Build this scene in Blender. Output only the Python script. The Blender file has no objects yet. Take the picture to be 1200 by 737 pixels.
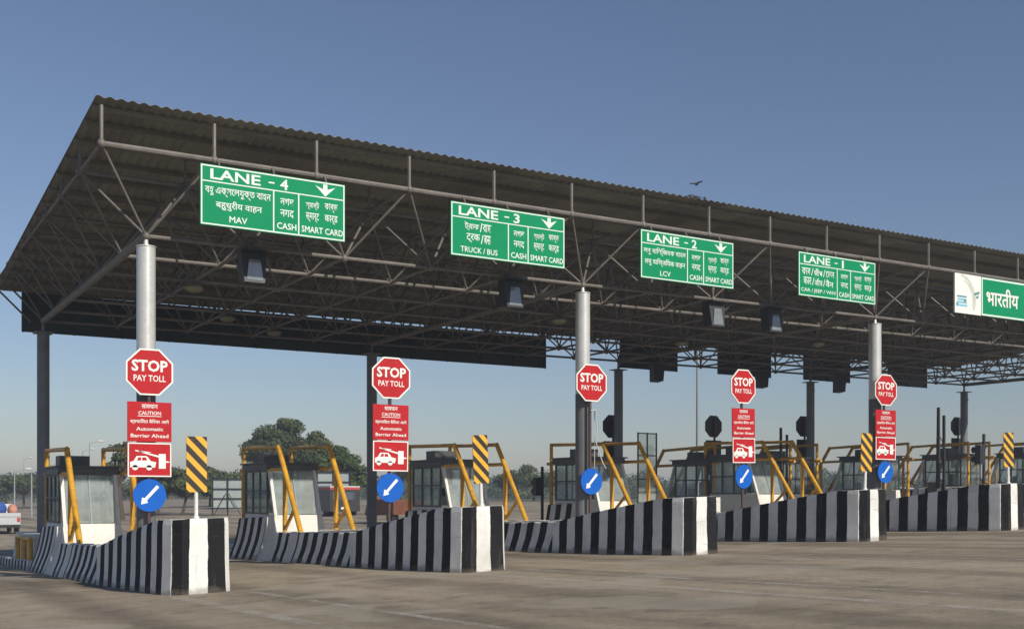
import bpy, bmesh, math, random
from mathutils import Vector, Matrix, Euler
R = math.radians
random.seed(7)
scene = bpy.context.scene
col = scene.collection

# ------------------------------------------------------------------ camera
EYE = 1.6
YAW = math.atan2(0.5195, 0.8545)
cd = bpy.data.cameras.new("camera")
cam = bpy.data.objects.new("camera", cd); col.objects.link(cam)
cam.location = (0, 0, EYE)
cam.rotation_euler = (R(90), 0, -YAW)
cd.sensor_width = 36; cd.lens = 36 * 1310 / 1200
cd.shift_y = (580 - 368.5) / 1200
cd.clip_start = 0.1; cd.clip_end = 6000
scene.camera = cam

# ------------------------------------------------------------------ light
SUN_EL = 32
sunv = Vector((0.20, -0.98, 0)).normalized()
SUN_AZ = math.atan2(sunv.x, sunv.y)          # clockwise from +Y
world = bpy.data.worlds.new("World"); scene.world = world
world.use_nodes = True
wn = world.node_tree
for n in list(wn.nodes): wn.nodes.remove(n)
wo = wn.nodes.new("ShaderNodeOutputWorld"); wb = wn.nodes.new("ShaderNodeBackground")
sky = wn.nodes.new("ShaderNodeTexSky"); sky.sky_type = 'NISHITA'
sky.sun_disc = False; sky.sun_elevation = R(SUN_EL); sky.sun_rotation = SUN_AZ
sky.altitude = 0; sky.air_density = 1.15; sky.dust_density = 0.35; sky.ozone_density = 4.0
wb.inputs[1].default_value = 0.059
wt = wn.nodes.new("ShaderNodeMix"); wt.data_type = 'RGBA'; wt.blend_type = 'MULTIPLY'; wt.inputs[0].default_value = 1   # camera white balance
wt.inputs[7].default_value = (1.01, 0.97, 1.05, 1)
wn.links.new(sky.outputs[0], wt.inputs[6]); hs = wn.nodes.new('ShaderNodeHueSaturation'); hs.inputs['Saturation'].default_value = 0.92
wn.links.new(wt.outputs[2], hs.inputs['Color']); wn.links.new(hs.outputs[0], wb.inputs[0]); wn.links.new(wb.outputs[0], wo.inputs[0])
sd = bpy.data.lights.new("sun", 'SUN'); sun = bpy.data.objects.new("sun", sd); col.objects.link(sun)
sd.energy = 3.3; sd.angle = R(0.6); sd.color = (1.0, 0.93, 0.80)
d = Vector((sunv.x * math.cos(R(SUN_EL)), sunv.y * math.cos(R(SUN_EL)), math.sin(R(SUN_EL))))
sun.rotation_euler = d.to_track_quat('Z', 'Y').to_euler()
sun.location = (0, -20, 40)
vs = scene.view_settings
vs.view_transform = 'Standard'; vs.look = 'None'; vs.gamma = 1; vs.use_curve_mapping = False
vs.exposure = 0.42

# ------------------------------------------------------------------ terrain profile
def softmin(v, m, k):                           # smooth clamp from above
    if v < m - k: return v
    if v > m + k: return m
    t = (v - (m - k)) / (2 * k)
    return (m - k) + 2 * k * (t - t * t / 2) * 1.0
def zg(x, y):
    xx = softmin(x, 52, 4); xx = -softmin(-xx, 12, 5)
    yy = softmin(y, 42, 2); yy = -softmin(-yy, 15, 5)
    return EYE - (1.55 - 0.0322 * (xx - 4.5) + 0.027 * (yy - 17.5))

# ------------------------------------------------------------------ materials
def nt(name):
    m = bpy.data.materials.new(name); m.use_nodes = True
    t = m.node_tree; b = t.nodes['Principled BSDF']
    return m, t, b
def N(t, ty, **kw):
    n = t.nodes.new(ty)
    for k, v in kw.items(): setattr(n, k, v)
    return n
def noise(t, scale, detail=4, rough=0.6, vec=None):
    n = N(t, "ShaderNodeTexNoise"); n.inputs['Scale'].default_value = scale
    n.inputs['Detail'].default_value = detail; n.inputs['Roughness'].default_value = rough
    if vec is not None: t.links.new(vec, n.inputs['Vector'])
    return n
def ramp(t, fac, stops):
    r = N(t, "ShaderNodeValToRGB"); e = r.color_ramp.elements
    while len(e) > len(stops): e.remove(e[-1])
    while len(e) < len(stops): e.new(0.5)
    for el, (p, c) in zip(e, stops):
        el.position = p; el.color = (c if len(c) == 4 else (*c, 1))
    t.links.new(fac, r.inputs[0]); return r
def mixc(t, fac, a, b, mode='MIX'):
    m = N(t, "ShaderNodeMix", data_type='RGBA', blend_type=mode)
    for s, v in ((0, fac), (6, a), (7, b)):
        if hasattr(v, 'is_output'): t.links.new(v, m.inputs[s])
        elif s == 0: m.inputs[0].default_value = v
        else: m.inputs[s].default_value = (*v, 1)
    return m.outputs[2]
def bump(t, b, h, strength=0.3, dist=0.02):
    n = N(t, "ShaderNodeBump"); n.inputs['Strength'].default_value = strength
    n.inputs['Distance'].default_value = dist
    t.links.new(h, n.inputs['Height']); t.links.new(n.outputs[0], b.inputs['Normal'])
def objvec(t):
    return N(t, "ShaderNodeTexCoord").outputs['Object']
def worldvec(t):
    return N(t, "ShaderNodeNewGeometry").outputs['Position']
def painted(name, c, rough=0.5, var=0.25, scale=3.0, metal=0.0, spec=0.5, dirt=(0.10, 0.08, 0.06), dirt_amt=0.35, bmp=0.1):
    m, t, b = nt(name); v = worldvec(t)
    n1 = noise(t, scale, 6, 0.65, v); n2 = noise(t, scale * 9, 4, 0.6, v)
    dark = tuple(x * (1 - var) for x in c)
    r = ramp(t, n1.outputs[0], [(0.35, dark), (0.62, c)])
    f = ramp(t, n2.outputs[0], [(0.52, (0, 0, 0)), (0.75, (dirt_amt,) * 3)])
    o = mixc(t, f.outputs[0], r.outputs[0], dirt)
    t.links.new(o, b.inputs['Base Color'])
    b.inputs['Roughness'].default_value = rough; b.inputs['Metallic'].default_value = metal
    b.inputs['Specular IOR Level'].default_value = spec
    bump(t, b, n2.outputs[0], bmp, 0.01)
    return m
M = {}
M['frame_steel'] = painted('frame_steel', (0.175, 0.162, 0.148), 0.55, 0.35, 2.0, dirt=(0.16, 0.07, 0.04), dirt_amt=0.6)
M['roof_steel'] = painted('roof_steel', (0.20, 0.185, 0.14), 0.6, 0.25, 0.8, spec=0.3)
def roof_mat():
    m, t, b = nt('roof_sheeting'); v = worldvec(t)
    sp = N(t, "ShaderNodeSeparateXYZ"); t.links.new(v, sp.inputs[0])
    fx = N(t, "ShaderNodeMath", operation='DIVIDE'); t.links.new(sp.outputs[0], fx.inputs[0]); fx.inputs[1].default_value = 1.0
    fl = N(t, "ShaderNodeMath", operation='FLOOR'); t.links.new(fx.outputs[0], fl.inputs[0])
    wnz = N(t, "ShaderNodeTexWhiteNoise", noise_dimensions='1D'); t.links.new(fl.outputs[0], wnz.inputs['W'])
    n1 = noise(t, 0.7, 6, 0.65, v); n2 = noise(t, 9, 5, 0.7, v)
    c = ramp(t, n1.outputs[0], [(0.3, (0.165, 0.157, 0.128)), (0.7, (0.25, 0.24, 0.195))]).outputs[0]
    g = ramp(t, wnz.outputs[0], [(0, (0.80,) * 3), (1, (1.15,) * 3)]); c = mixc(t, 1.0, c, g.outputs[0], 'MULTIPLY')
    fr = N(t, "ShaderNodeMath", operation='FRACT'); t.links.new(fx.outputs[0], fr.inputs[0])
    lap = ramp(t, fr.outputs[0], [(0.0, (0.45,) * 3), (0.03, (1,) * 3)]); c = mixc(t, 1.0, c, lap.outputs[0], 'MULTIPLY')
    ru = ramp(t, n2.outputs[0], [(0.58, (0,) * 3), (0.72, (0.5,) * 3)]); c = mixc(t, ru.outputs[0], c, (0.11, 0.06, 0.035))
    t.links.new(c, b.inputs['Base Color']); b.inputs['Roughness'].default_value = 0.6; return m
M['roof_sheeting'] = roof_mat()
M['column_silver'] = painted('column_silver', (0.66, 0.655, 0.63), 0.33, 0.12, 1.6, metal=0.35, spec=0.5, dirt_amt=0.2, bmp=0.03)
M['column_dark'] = painted('column_dark', (0.13, 0.13, 0.135), 0.55, 0.2, 2.0)
M['column_grey'] = painted('column_grey', (0.19, 0.20, 0.21), 0.55, 0.2, 2.0)
M['yellow'] = painted('yellow_paint', (0.74, 0.38, 0.025), 0.45, 0.3, 4.0, dirt=(0.12, 0.05, 0.02), dirt_amt=0.75)
M['white'] = painted('white_paint', (0.74, 0.73, 0.69), 0.7, 0.14, 2.5, dirt=(0.3, 0.26, 0.2), dirt_amt=0.3)
M['green_sign'] = painted('green_sign', (0.0, 0.25, 0.105), 0.6, 0.06, 2, dirt_amt=0.02, bmp=0.0, spec=0.12)
M['sign_white'] = painted('sign_white', (0.80, 0.80, 0.76), 0.5, 0.04, 4, dirt_amt=0.05, bmp=0.0)
M['sign_letter_green'] = painted('sign_letter_tint', (0.68, 0.80, 0.72), 0.5, 0.04, 4, dirt_amt=0.05, bmp=0.0)
M['red_sign'] = painted('red_sign', (0.47, 0.016, 0.022), 0.55, 0.12, 5, dirt_amt=0.08, bmp=0.0, spec=0.15)
M['blue_sign'] = painted('blue_sign', (0.005, 0.11, 0.50), 0.55, 0.1, 5, dirt_amt=0.08, bmp=0.0, spec=0.15)
M['back_panel'] = painted('panel_back', (0.020, 0.036, 0.036), 0.5, 0.2, 1)
M['black'] = painted('black_housing', (0.02, 0.021, 0.024), 0.5, 0.2, 4)
M['post_dark'] = painted('post_dark', (0.07, 0.045, 0.04), 0.6, 0.3, 5, dirt=(0.2, 0.06, 0.04), dirt_amt=0.5)
M['marker_black'] = painted('marker_black', (0.022, 0.018, 0.014), 0.6, 0.2, 5)
M['marker_yellow'] = painted('marker_yellow', (0.78, 0.42, 0.03), 0.5, 0.1, 5, dirt_amt=0.15)
M['booth_dark'] = painted('booth_dark', (0.07, 0.078, 0.076), 0.5, 0.25, 3)
M['booth_frame'] = painted('booth_frame', (0.22, 0.25, 0.24), 0.5, 0.2, 3)
M['inner'] = painted('booth_interior', (0.33, 0.36, 0.35), 0.7, 0.15, 2)
M['concrete'] = painted('island_concrete', (0.28, 0.26, 0.23), 0.85, 0.25, 2, dirt_amt=0.3)
M['tyre'] = painted('tyre_rubber', (0.02, 0.02, 0.02), 0.8, 0.2, 5)
M['bark'] = painted('bark', (0.10, 0.075, 0.05), 0.9, 0.4, 5)
M['lamp_pole'] = painted('lamp_pole', (0.30, 0.33, 0.34), 0.5, 0.1, 2)
M['logo_cyan'] = painted('logo_cyan', (0.18, 0.52, 0.68), 0.5, 0.05, 2, dirt_amt=0.0)
M['logo_dark'] = painted('logo_dark', (0.13, 0.24, 0.28), 0.5, 0.05, 2, dirt_amt=0.0)
M['logo_grey'] = painted('logo_grey', (0.56, 0.60, 0.52), 0.5, 0.05, 2, dirt_amt=0.0)
M['car_white'] = painted('car_white', (0.52, 0.54, 0.56), 0.3, 0.05, 2)
M['car_dark'] = painted('car_dark', (0.035, 0.032, 0.032), 0.3, 0.05, 2)
M['red_paint'] = painted('red_paint', (0.55, 0.05, 0.05), 0.4, 0.1, 2)
M['blue_cloth'] = painted('blue_cloth', (0.04, 0.10, 0.42), 0.8, 0.3, 4)
M['pink_cloth'] = painted('pink_cloth', (0.62, 0.28, 0.2), 0.8, 0.2, 4)
M['brown_paint'] = painted('brown_paint', (0.20, 0.07, 0.035), 0.6, 0.3, 3)
M['tin'] = painted('tin_panel', (0.42, 0.47, 0.46), 0.5, 0.12, 1.0, spec=0.4)
M['pigeon'] = painted('feathers', (0.06, 0.065, 0.075), 0.8, 0.3, 20)

def glass_mat(name, tint, diff, f_diff, f_gl):
    m = bpy.data.materials.new(name); m.use_nodes = True; t = m.node_tree
    for n in list(t.nodes): t.nodes.remove(n)
    o = N(t, "ShaderNodeOutputMaterial"); tr = N(t, "ShaderNodeBsdfTransparent"); gl = N(t, "ShaderNodeBsdfGlossy"); df = N(t, "ShaderNodeBsdfDiffuse")
    tr.inputs[0].default_value = (*tint, 1); df.inputs[0].default_value = (*diff, 1)
    gl.inputs['Roughness'].default_value = 0.06; gl.inputs[0].default_value = (0.9, 0.95, 1, 1)
    nn = noise(t, 2.2, 5, 0.6, worldvec(t))
    rr = ramp(t, nn.outputs[0], [(0.3, (f_diff * 0.6,) * 3), (0.7, (f_diff,) * 3)])
    a = N(t, "ShaderNodeMixShader"); t.links.new(rr.outputs[0], a.inputs[0]); t.links.new(tr.outputs[0], a.inputs[1]); t.links.new(df.outputs[0], a.inputs[2])
    b = N(t, "ShaderNodeMixShader"); b.inputs[0].default_value = f_gl; t.links.new(a.outputs[0], b.inputs[1]); t.links.new(gl.outputs[0], b.inputs[2])
    t.links.new(b.outputs[0], o.inputs[0]); return m
M['glass'] = glass_mat('booth_glass', (0.80, 0.88, 0.86), (0.60, 0.68, 0.66), 0.50, 0.14)
M['glass_dark'] = glass_mat('side_glass', (0.70, 0.78, 0.76), (0.34, 0.40, 0.38), 0.30, 0.12)
M['lamp_glass'] = glass_mat('lamp_glass', (0.3, 0.3, 0.3), (0.27, 0.29, 0.30), 0.9, 0.10)
M['dome_glass'] = glass_mat('dome_glass', (0.4, 0.4, 0.3), (0.30, 0.28, 0.18), 0.9, 0.08)
M['car_glass'] = glass_mat('car_glass', (0.05, 0.06, 0.07), (0.03, 0.035, 0.04), 0.9, 0.2)

def stripe_mat():
    m, t, b = nt('black_white_stripes')
    uv = N(t, "ShaderNodeUVMap"); uv.uv_map = 'UVMap'
    sp = N(t, "ShaderNodeSeparateXYZ"); t.links.new(uv.outputs[0], sp.inputs[0])
    wv = worldvec(t)
    n = noise(t, 3.0, 3, 0.5, wv); nf = noise(t, 18, 5, 0.7, wv); nb = noise(t, 1.1, 5, 0.65, wv)
    def mth(op, a, c):
        q = N(t, "ShaderNodeMath", operation=op)
        for i, v in enumerate((a, c)):
            if hasattr(v, 'is_output'): t.links.new(v, q.inputs[i])
            else: q.inputs[i].default_value = v
        return q.outputs[0]
    w1 = mth('MULTIPLY', mth('SUBTRACT', n.outputs[0], 0.5), 0.045)
    w2 = mth('MULTIPLY', mth('SUBTRACT', nf.outputs[0], 0.5), 0.018)
    u = mth('ADD', mth('ADD', sp.outputs[0], w1), w2)
    fr = mth('FRACT', mth('DIVIDE', u, 0.60), 0)
    st = mth('GREATER_THAN', fr, 0.5)
    wc = ramp(t, nb.outputs[0], [(0.28, (0.58, 0.565, 0.53)), (0.55, (0.78, 0.78, 0.755))])
    bc = ramp(t, nb.outputs[0], [(0.30, (0.020, 0.020, 0.021)), (0.70, (0.009, 0.009, 0.011))])
    c = mixc(t, st, wc.outputs[0], bc.outputs[0])
    # tyre scuffs, chips and road grime: grime has its own ragged height
    gr = mth('ADD', sp.outputs[1], mth('MULTIPLY', nb.outputs[0], -0.45))
    gm = ramp(t, mth('ADD', gr, 0.16), [(0.0, (0.5,) * 3), (0.06, (0.0,) * 3)])
    c = mixc(t, gm.outputs[0], c, (0.13, 0.11, 0.085))
    ch = ramp(t, nf.outputs[0], [(0.66, (0,) * 3), (0.74, (0.55,) * 3)])
    c = mixc(t, ch.outputs[0], c, (0.22, 0.20, 0.17))
    mp = N(t, "ShaderNodeMapping"); mp.inputs['Scale'].default_value = (1.2, 1.2, 9); t.links.new(wv, mp.inputs[0])
    sc = noise(t, 1.6, 6, 0.7, mp.outputs[0]); sf = ramp(t, sc.outputs[0], [(0.62, (0,) * 3), (0.70, (0.4,) * 3)])
    c = mixc(t, sf.outputs[0], c, (0.10, 0.09, 0.08))
    mp2 = N(t, "ShaderNodeMapping"); mp2.inputs['Scale'].default_value = (7, 7, 0.7); t.links.new(wv, mp2.inputs[0])
    dr = noise(t, 1.3, 5, 0.65, mp2.outputs[0]); df = ramp(t, dr.outputs[0], [(0.56, (0,) * 3), (0.76, (0.28,) * 3)])
    c = mixc(t, df.outputs[0], c, (0.20, 0.175, 0.14))
    t.links.new(c, b.inputs['Base Color']); b.inputs['Roughness'].default_value = 0.8
    b.inputs['Specular IOR Level'].default_value = 0.15
    bump(t, b, nf.outputs[0], 0.35, 0.02)
    return m
M['stripes'] = stripe_mat()

def road_mat():
    m, t, b = nt('worn_concrete_road')
    v = worldvec(t)
    mp = N(t, "ShaderNodeMapping"); mp.inputs['Scale'].default_value = (1.0, 0.12, 1); t.links.new(v, mp.inputs[0])
    big = noise(t, 0.16, 6, 0.6, v); streak = noise(t, 0.9, 5, 0.6, mp.outputs[0]); fine = noise(t, 14, 8, 0.75, v); med = noise(t, 1.7, 8, 0.7, v)
    grit = noise(t, 90, 4, 0.7, v)
    c = ramp(t, big.outputs[0], [(0.3, (0.26, 0.215, 0.155)), (0.5, (0.34, 0.282, 0.205)), (0.7, (0.41, 0.343, 0.25))]).outputs[0]
    s = ramp(t, streak.outputs[0], [(0.32, (0.68,) * 3), (0.50, (0.97,) * 3), (0.68, (1.08,) * 3)])
    c = mixc(t, 0.85, c, s.outputs[0], 'MULTIPLY')
    f = ramp(t, fine.outputs[0], [(0.3, (0.74,) * 3), (0.7, (1.22,) * 3)])
    c = mixc(t, 0.9, c, f.outputs[0], 'MULTIPLY')
    g = ramp(t, grit.outputs[0], [(0.3, (0.8,) * 3), (0.7, (1.2,) * 3)])
    c = mixc(t, 0.8, c, g.outputs[0], 'MULTIPLY')
    f2 = ramp(t, med.outputs[0], [(0.33, (0.6,) * 3), (0.5, (1.0,) * 3), (0.72, (1.15,) * 3)])
    c = mixc(t, 0.75, c, f2.outputs[0], 'MULTIPLY')
    # tyre-polished wheel paths, two per lane
    sx = N(t, "ShaderNodeSeparateXYZ"); t.links.new(v, sx.inputs[0])
    wv_ = N(t, "ShaderNodeMath", operation='MULTIPLY_ADD'); t.links.new(sx.outputs[0], wv_.inputs[0]); wv_.inputs[1].default_value = 2 * math.pi / 2.5625; wv_.inputs[2].default_value = 0.3
    sn = N(t, "ShaderNodeMath", operation='SINE'); t.links.new(wv_.outputs[0], sn.inputs[0])
    sm_ = N(t, "ShaderNodeMath", operation='MULTIPLY'); t.links.new(sn.outputs[0], sm_.inputs[0]); t.links.new(streak.outputs[0], sm_.inputs[1])
    tp = ramp(t, sm_.outputs[0], [(0.15, (1.0,) * 3), (0.5, (0.66,) * 3)])
    c = mixc(t, 0.9, c, tp.outputs[0], 'MULTIPLY')
    # oil patches
    oil = noise(t, 0.55, 3, 0.5, mp.outputs[0]); om = ramp(t, oil.outputs[0], [(0.60, (0,) * 3), (0.70, (0.55,) * 3)])
    c = mixc(t, om.outputs[0], c, (0.05, 0.043, 0.036))
    pa = noise(t, 0.42, 2, 0.4, v); pm = ramp(t, pa.outputs[0], [(0.585, (0,) * 3), (0.60, (0.38,) * 3)])
    c = mixc(t, pm.outputs[0], c, (0.40, 0.36, 0.29))
    pb = noise(t, 0.3, 2, 0.4, mp.outputs[0]); pn = ramp(t, pb.outputs[0], [(0.34, (0.28,) * 3), (0.36, (0,) * 3)])
    c = mixc(t, pn.outputs[0], c, (0.10, 0.088, 0.072))
    # cracks
    vo = N(t, "ShaderNodeTexVoronoi", feature='DISTANCE_TO_EDGE'); vo.inputs['Scale'].default_value = 0.33
    wob = noise(t, 1.3, 4, 0.6, v); wv = mixc(t, 0.35, v, wob.outputs[1], 'ADD'); t.links.new(wv, vo.inputs['Vector'])
    cr = ramp(t, vo.outputs['Distance'], [(0.0, (0.35,) * 3), (0.008, (0,) * 3)])
    gate = ramp(t, big.outputs[0], [(0.48, (0,) * 3), (0.6, (1,) * 3)])
    cm = mixc(t, 1.0, cr.outputs[0], gate.outputs[0], 'MULTIPLY')
    c = mixc(t, cm, c, (0.05, 0.04, 0.035))
    t.links.new(c, b.inputs['Base Color']); b.inputs['Roughness'].default_value = 0.85
    b.inputs['Specular IOR Level'].default_value = 0.25
    bump(t, b, fine.outputs[0], 0.5, 0.02); return m
M['road'] = road_mat()
def earth_mat():
    m, t, b = nt('dry_grass_earth'); v = worldvec(t)
    a = noise(t, 0.08, 6, 0.6, v); f = noise(t, 3, 6, 0.7, v)
    c = ramp(t, a.outputs[0], [(0.35, (0.06, 0.075, 0.03)), (0.6, (0.13, 0.11, 0.065))]).outputs[0]
    g = ramp(t, f.outputs[0], [(0.3, (0.7,) * 3), (0.7, (1.25,) * 3)]); c = mixc(t, 1.0, c, g.outputs[0], 'MULTIPLY')
    t.links.new(c, b.inputs['Base Color']); b.inputs['Roughness'].default_value = 0.95; return m
M['earth'] = earth_mat()
def marking_mat():
    m, t, b = nt('worn_white_marking'); v = worldvec(t)
    n = noise(t, 2.2, 8, 0.75, v); f = noise(t, 25, 5, 0.7, v)
    a = mixc(t, 0.45, n.outputs[0], f.outputs[0])
    r = ramp(t, a, [(0.42, (0,) * 3), (0.58, (0.55,) * 3)])
    b.inputs['Base Color'].default_value = (0.62, 0.58, 0.50, 1); b.inputs['Roughness'].default_value = 0.8
    t.links.new(r.outputs[0], b.inputs['Alpha']); return m
M['marking'] = marking_mat()
def leaf_mat(name, c1, c2):
    m, t, b = nt(name)
    n = noise(t, 0.9, 3, 0.6, worldvec(t))
    r = ramp(t, n.outputs[0], [(0.35, c1), (0.65, c2)])
    t.links.new(r.outputs[0], b.inputs['Base Color']); b.inputs['Roughness'].default_value = 0.65
    b.inputs['Specular IOR Level'].default_value = 0.25
    return m
M['leaf'] = leaf_mat('foliage', (0.030, 0.052, 0.016), (0.075, 0.105, 0.030))
M['leaf_light'] = leaf_mat('foliage_light', (0.045, 0.080, 0.018), (0.09, 0.135, 0.035))
M['leaf_olive'] = leaf_mat('foliage_olive', (0.050, 0.062, 0.024), (0.10, 0.105, 0.04))

# ------------------------------------------------------------------ mesh builder
class MB:
    def __init__(s): s.v = []; s.f = []; s.m = []; s.uv = []
    def face(s, idx, mat=0, uv=None):
        s.f.append(tuple(idx)); s.m.append(mat); s.uv.append(uv)
    def poly(s, pts, mat=0, uv=None):
        b = len(s.v); s.v += [tuple(p) for p in pts]; s.face(range(b, b + len(pts)), mat, uv)
    def box(s, c, d, mat=0, rot=None):
        b = len(s.v); c = Vector(c)
        for i in (-.5, .5):
            for j in (-.5, .5):
                for k in (-.5, .5):
                    p = Vector((i * d[0], j * d[1], k * d[2]))
                    if rot is not None: p = rot @ p
                    s.v.append(tuple(p + c))
        for q in ((0, 1, 3, 2), (4, 6, 7, 5), (0, 4, 5, 1), (2, 3, 7, 6), (0, 2, 6, 4), (1, 5, 7, 3)):
            s.face([b + t for t in q], mat)
    def bb(s, a, c, mat=0):
        s.box([(a[i] + c[i]) / 2 for i in range(3)], [abs(c[i] - a[i]) for i in range(3)], mat)
    def hexa(s, p, mat=0):      # 8 points: bottom 4 ccw, top 4 ccw
        b = len(s.v); s.v += [tuple(q) for q in p]
        for q in ((3, 2, 1, 0), (4, 5, 6, 7), (0, 1, 5, 4), (1, 2, 6, 5), (2, 3, 7, 6), (3, 0, 4, 7)):
            s.face([b + t for t in q], mat)
    def tube(s, p0, p1, r0, r1=None, n=8, mat=0, cap=True):
        r1 = r0 if r1 is None else r1
        p0 = Vector(p0); p1 = Vector(p1); ax = (p1 - p0)
        if ax.length < 1e-6: return
        ax.normalize(); u = ax.cross(Vector((0, 0, 1)))
        if u.length < 1e-3: u = Vector((1, 0, 0))
        u.normalize(); w = ax.cross(u); b = len(s.v)
        for p, r in ((p0, r0), (p1, r1)):
            for i in range(n):
                a = 2 * math.pi * i / n; s.v.append(tuple(p + (u * math.cos(a) + w * math.sin(a)) * r))
        for i in range(n):
            j = (i + 1) % n; s.face((b + i, b + j, b + n + j, b + n + i), mat)
        if cap:
            s.face([b + i for i in reversed(range(n))], mat); s.face([b + n + i for i in range(n)], mat)
    def chain(s, pts, r, n=10, mat=0):
        for a, c in zip(pts[:-1], pts[1:]): s.tube(a, c, r, n=n, mat=mat)
        for p in pts[1:-1]: s.ball(p, r * 1.02, 6, 8, mat)
    def ball(s, c, r, rings=5, n=8, mat=0, sc=(1, 1, 1)):
        b = len(s.v); c = Vector(c)
        s.v.append(tuple(c + Vector((0, 0, r * sc[2]))))
        for i in range(1, rings):
            th = math.pi * i / rings
            for j in range(n):
                a = 2 * math.pi * j / n
                s.v.append((c.x + r * sc[0] * math.sin(th) * math.cos(a), c.y + r * sc[1] * math.sin(th) * math.sin(a), c.z + r * sc[2] * math.cos(th)))
        s.v.append(tuple(c - Vector((0, 0, r * sc[2])))); e = len(s.v) - 1
        for j in range(n):
            s.face((b, b + 1 + j, b + 1 + (j + 1) % n), mat)
            s.face((e, e - n + (j + 1) % n, e - n + j), mat)
        for i in range(rings - 2):
            for j in range(n):
                a = b + 1 + i * n; k = (j + 1) % n
                s.face((a + j, a + n + j, a + n + k, a + k), mat)
    def prism_xz(s, pts, y0, y1, mat=0):   # outline in x,z; front at y0 (smaller y)
        n = len(pts); b = len(s.v)
        s.v += [(p[0], y0, p[1]) for p in pts] + [(p[0], y1, p[1]) for p in pts]
        s.face([b + i for i in range(n)], mat); s.face([b + n + i for i in reversed(range(n))], mat)
        for i in range(n):
            j = (i + 1) % n; s.face((b + j, b + i, b + n + i, b + n + j), mat)
    def build(s, name, mats, parent=None, smooth=False, fixn=True):
        me = bpy.data.meshes.new(name); me.from_pydata(s.v, [], s.f)
        if not isinstance(mats, (list, tuple)): mats = [mats]
        for m in mats: me.materials.append(M[m] if isinstance(m, str) else m)
        for p, mi in zip(me.polygons, s.m): p.material_index = mi; p.use_smooth = smooth
        if any(u is not None for u in s.uv):
            ul = me.uv_layers.new(name='UVMap')
            for p, uv in zip(me.polygons, s.uv):
                if uv is not None:
                    for k, li in enumerate(p.loop_indices): ul.data[li].uv = uv[k]
        if fixn:
            bm = bmesh.new(); bm.from_mesh(me); bmesh.ops.recalc_face_normals(bm, faces=bm.faces); bm.to_mesh(me); bm.free()
        if smooth:
            try: me.set_sharp_from_angle(angle=R(40))
            except Exception: pass
        o = bpy.data.objects.new(name, me); col.objects.link(o)
        if parent is not None: o.parent = parent
        return o
def tag(o, label=None, cat=None, group=None, kind=None):
    if label: o['label'] = label
    if cat: o['category'] = cat
    if group: o['group'] = group
    if kind: o['kind'] = kind
    return o
def thing(name, loc, label, cat, group=None, rz=0):
    o = bpy.data.objects.new(name, None); col.objects.link(o)
    o.location = loc; o.rotation_euler = (0, 0, rz); o.empty_display_size = 0.2
    return tag(o, label, cat, group)
def copy_tree(o, parent=None):
    c = o.copy(); col.objects.link(c); c.parent = parent
    for ch in [x for x in bpy.data.objects if x.parent == o]: copy_tree(ch, c)
    return c
def dup(o, loc, label, rz=None):
    c = copy_tree(o); c.location = loc
    if rz is not None: c.rotation_euler = (0, 0, rz)
    c['label'] = label
    return c

# ------------------------------------------------------------------ lettering
_tc = {}
def glyph_mesh(s, bold=0.0):
    key = (s, bold)
    if key in _tc: return _tc[key]
    cu = bpy.data.curves.new('lettering', 'FONT'); cu.body = s; cu.size = 1; cu.offset = bold
    cu.resolution_u = 2; cu.bevel_depth = max(bold, .004); cu.bevel_resolution = 0; cu.offset = 0
    o = bpy.data.objects.new('lettering', cu); col.objects.link(o)
    bpy.context.view_layer.update()
    dg = bpy.context.evaluated_depsgraph_get(); oe = o.evaluated_get(dg)
    me = oe.to_mesh()
    vs_ = [(v.co.x, v.co.y, v.co.z) for v in me.vertices]; fs = [tuple(p.vertices) for p in me.polygons]
    oe.to_mesh_clear(); bpy.data.objects.remove(o); bpy.data.curves.remove(cu)
    _tc[key] = (vs_, fs); return _tc[key]
def word(parent, mat, s, x0, x1, z0, z1, y, bold=0.0):
    m_ = MB(); put_text(m_, s, x0, x1, z0, z1, y, 0, bold); return m_.build('lettering', mat, parent, fixn=False)
def put_text(mb, s, x0, x1, z0, z1, y, mat=0, bold=0.0):
    v, f = glyph_mesh(s, bold)
    if not v: return
    ax = min(p[0] for p in v); bx = max(p[0] for p in v); az = min(p[1] for p in v); bz = max(p[1] for p in v)
    b = len(mb.v)
    for p in v:
        mb.v.append((x0 + (p[0] - ax) / (bx - ax) * (x1 - x0), y - p[2] * .06, z0 + (p[1] - az) / max(bz - az, 1e-6) * (z1 - z0)))
    for q in f: mb.face([b + i for i in q], mat)

# ================================================================== SETTING
def axis(lo, hi, a, b, step):
    xs = []; x = a
    while x <= b + 1e-6: xs.append(x); x += step
    g = step; x = b
    while x < hi: g *= 1.4; x = min(x + g, hi); xs.append(x)
    g = step; x = a; left = []
    while x > lo: g *= 1.4; x = max(x - g, lo); left.append(x)
    return left[::-1] + xs
XS = axis(-2500, 3000, -40, 80, 2); YS = axis(-600, 4500, -30, 90, 2)
def sheet(name, xs, ys, dz, mat):
    mb = MB(); nx = len(xs)
    for y in ys:
        for x in xs: mb.v.append((x, y, zg(x, y) + dz))
    for j in range(len(ys) - 1):
        for i in range(nx - 1):
            a = j * nx + i; mb.face((a, a + 1, a + nx + 1, a + nx))
    o = mb.build(name, mat, None, True, False); tag(o, kind='structure'); return o
sheet('ground', XS, YS, -0.03, 'earth')
sheet('road', [x for x in XS if -16 <= x <= 62], [y for y in YS if -30 <= y <= 420], 0.0, 'road')

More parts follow.
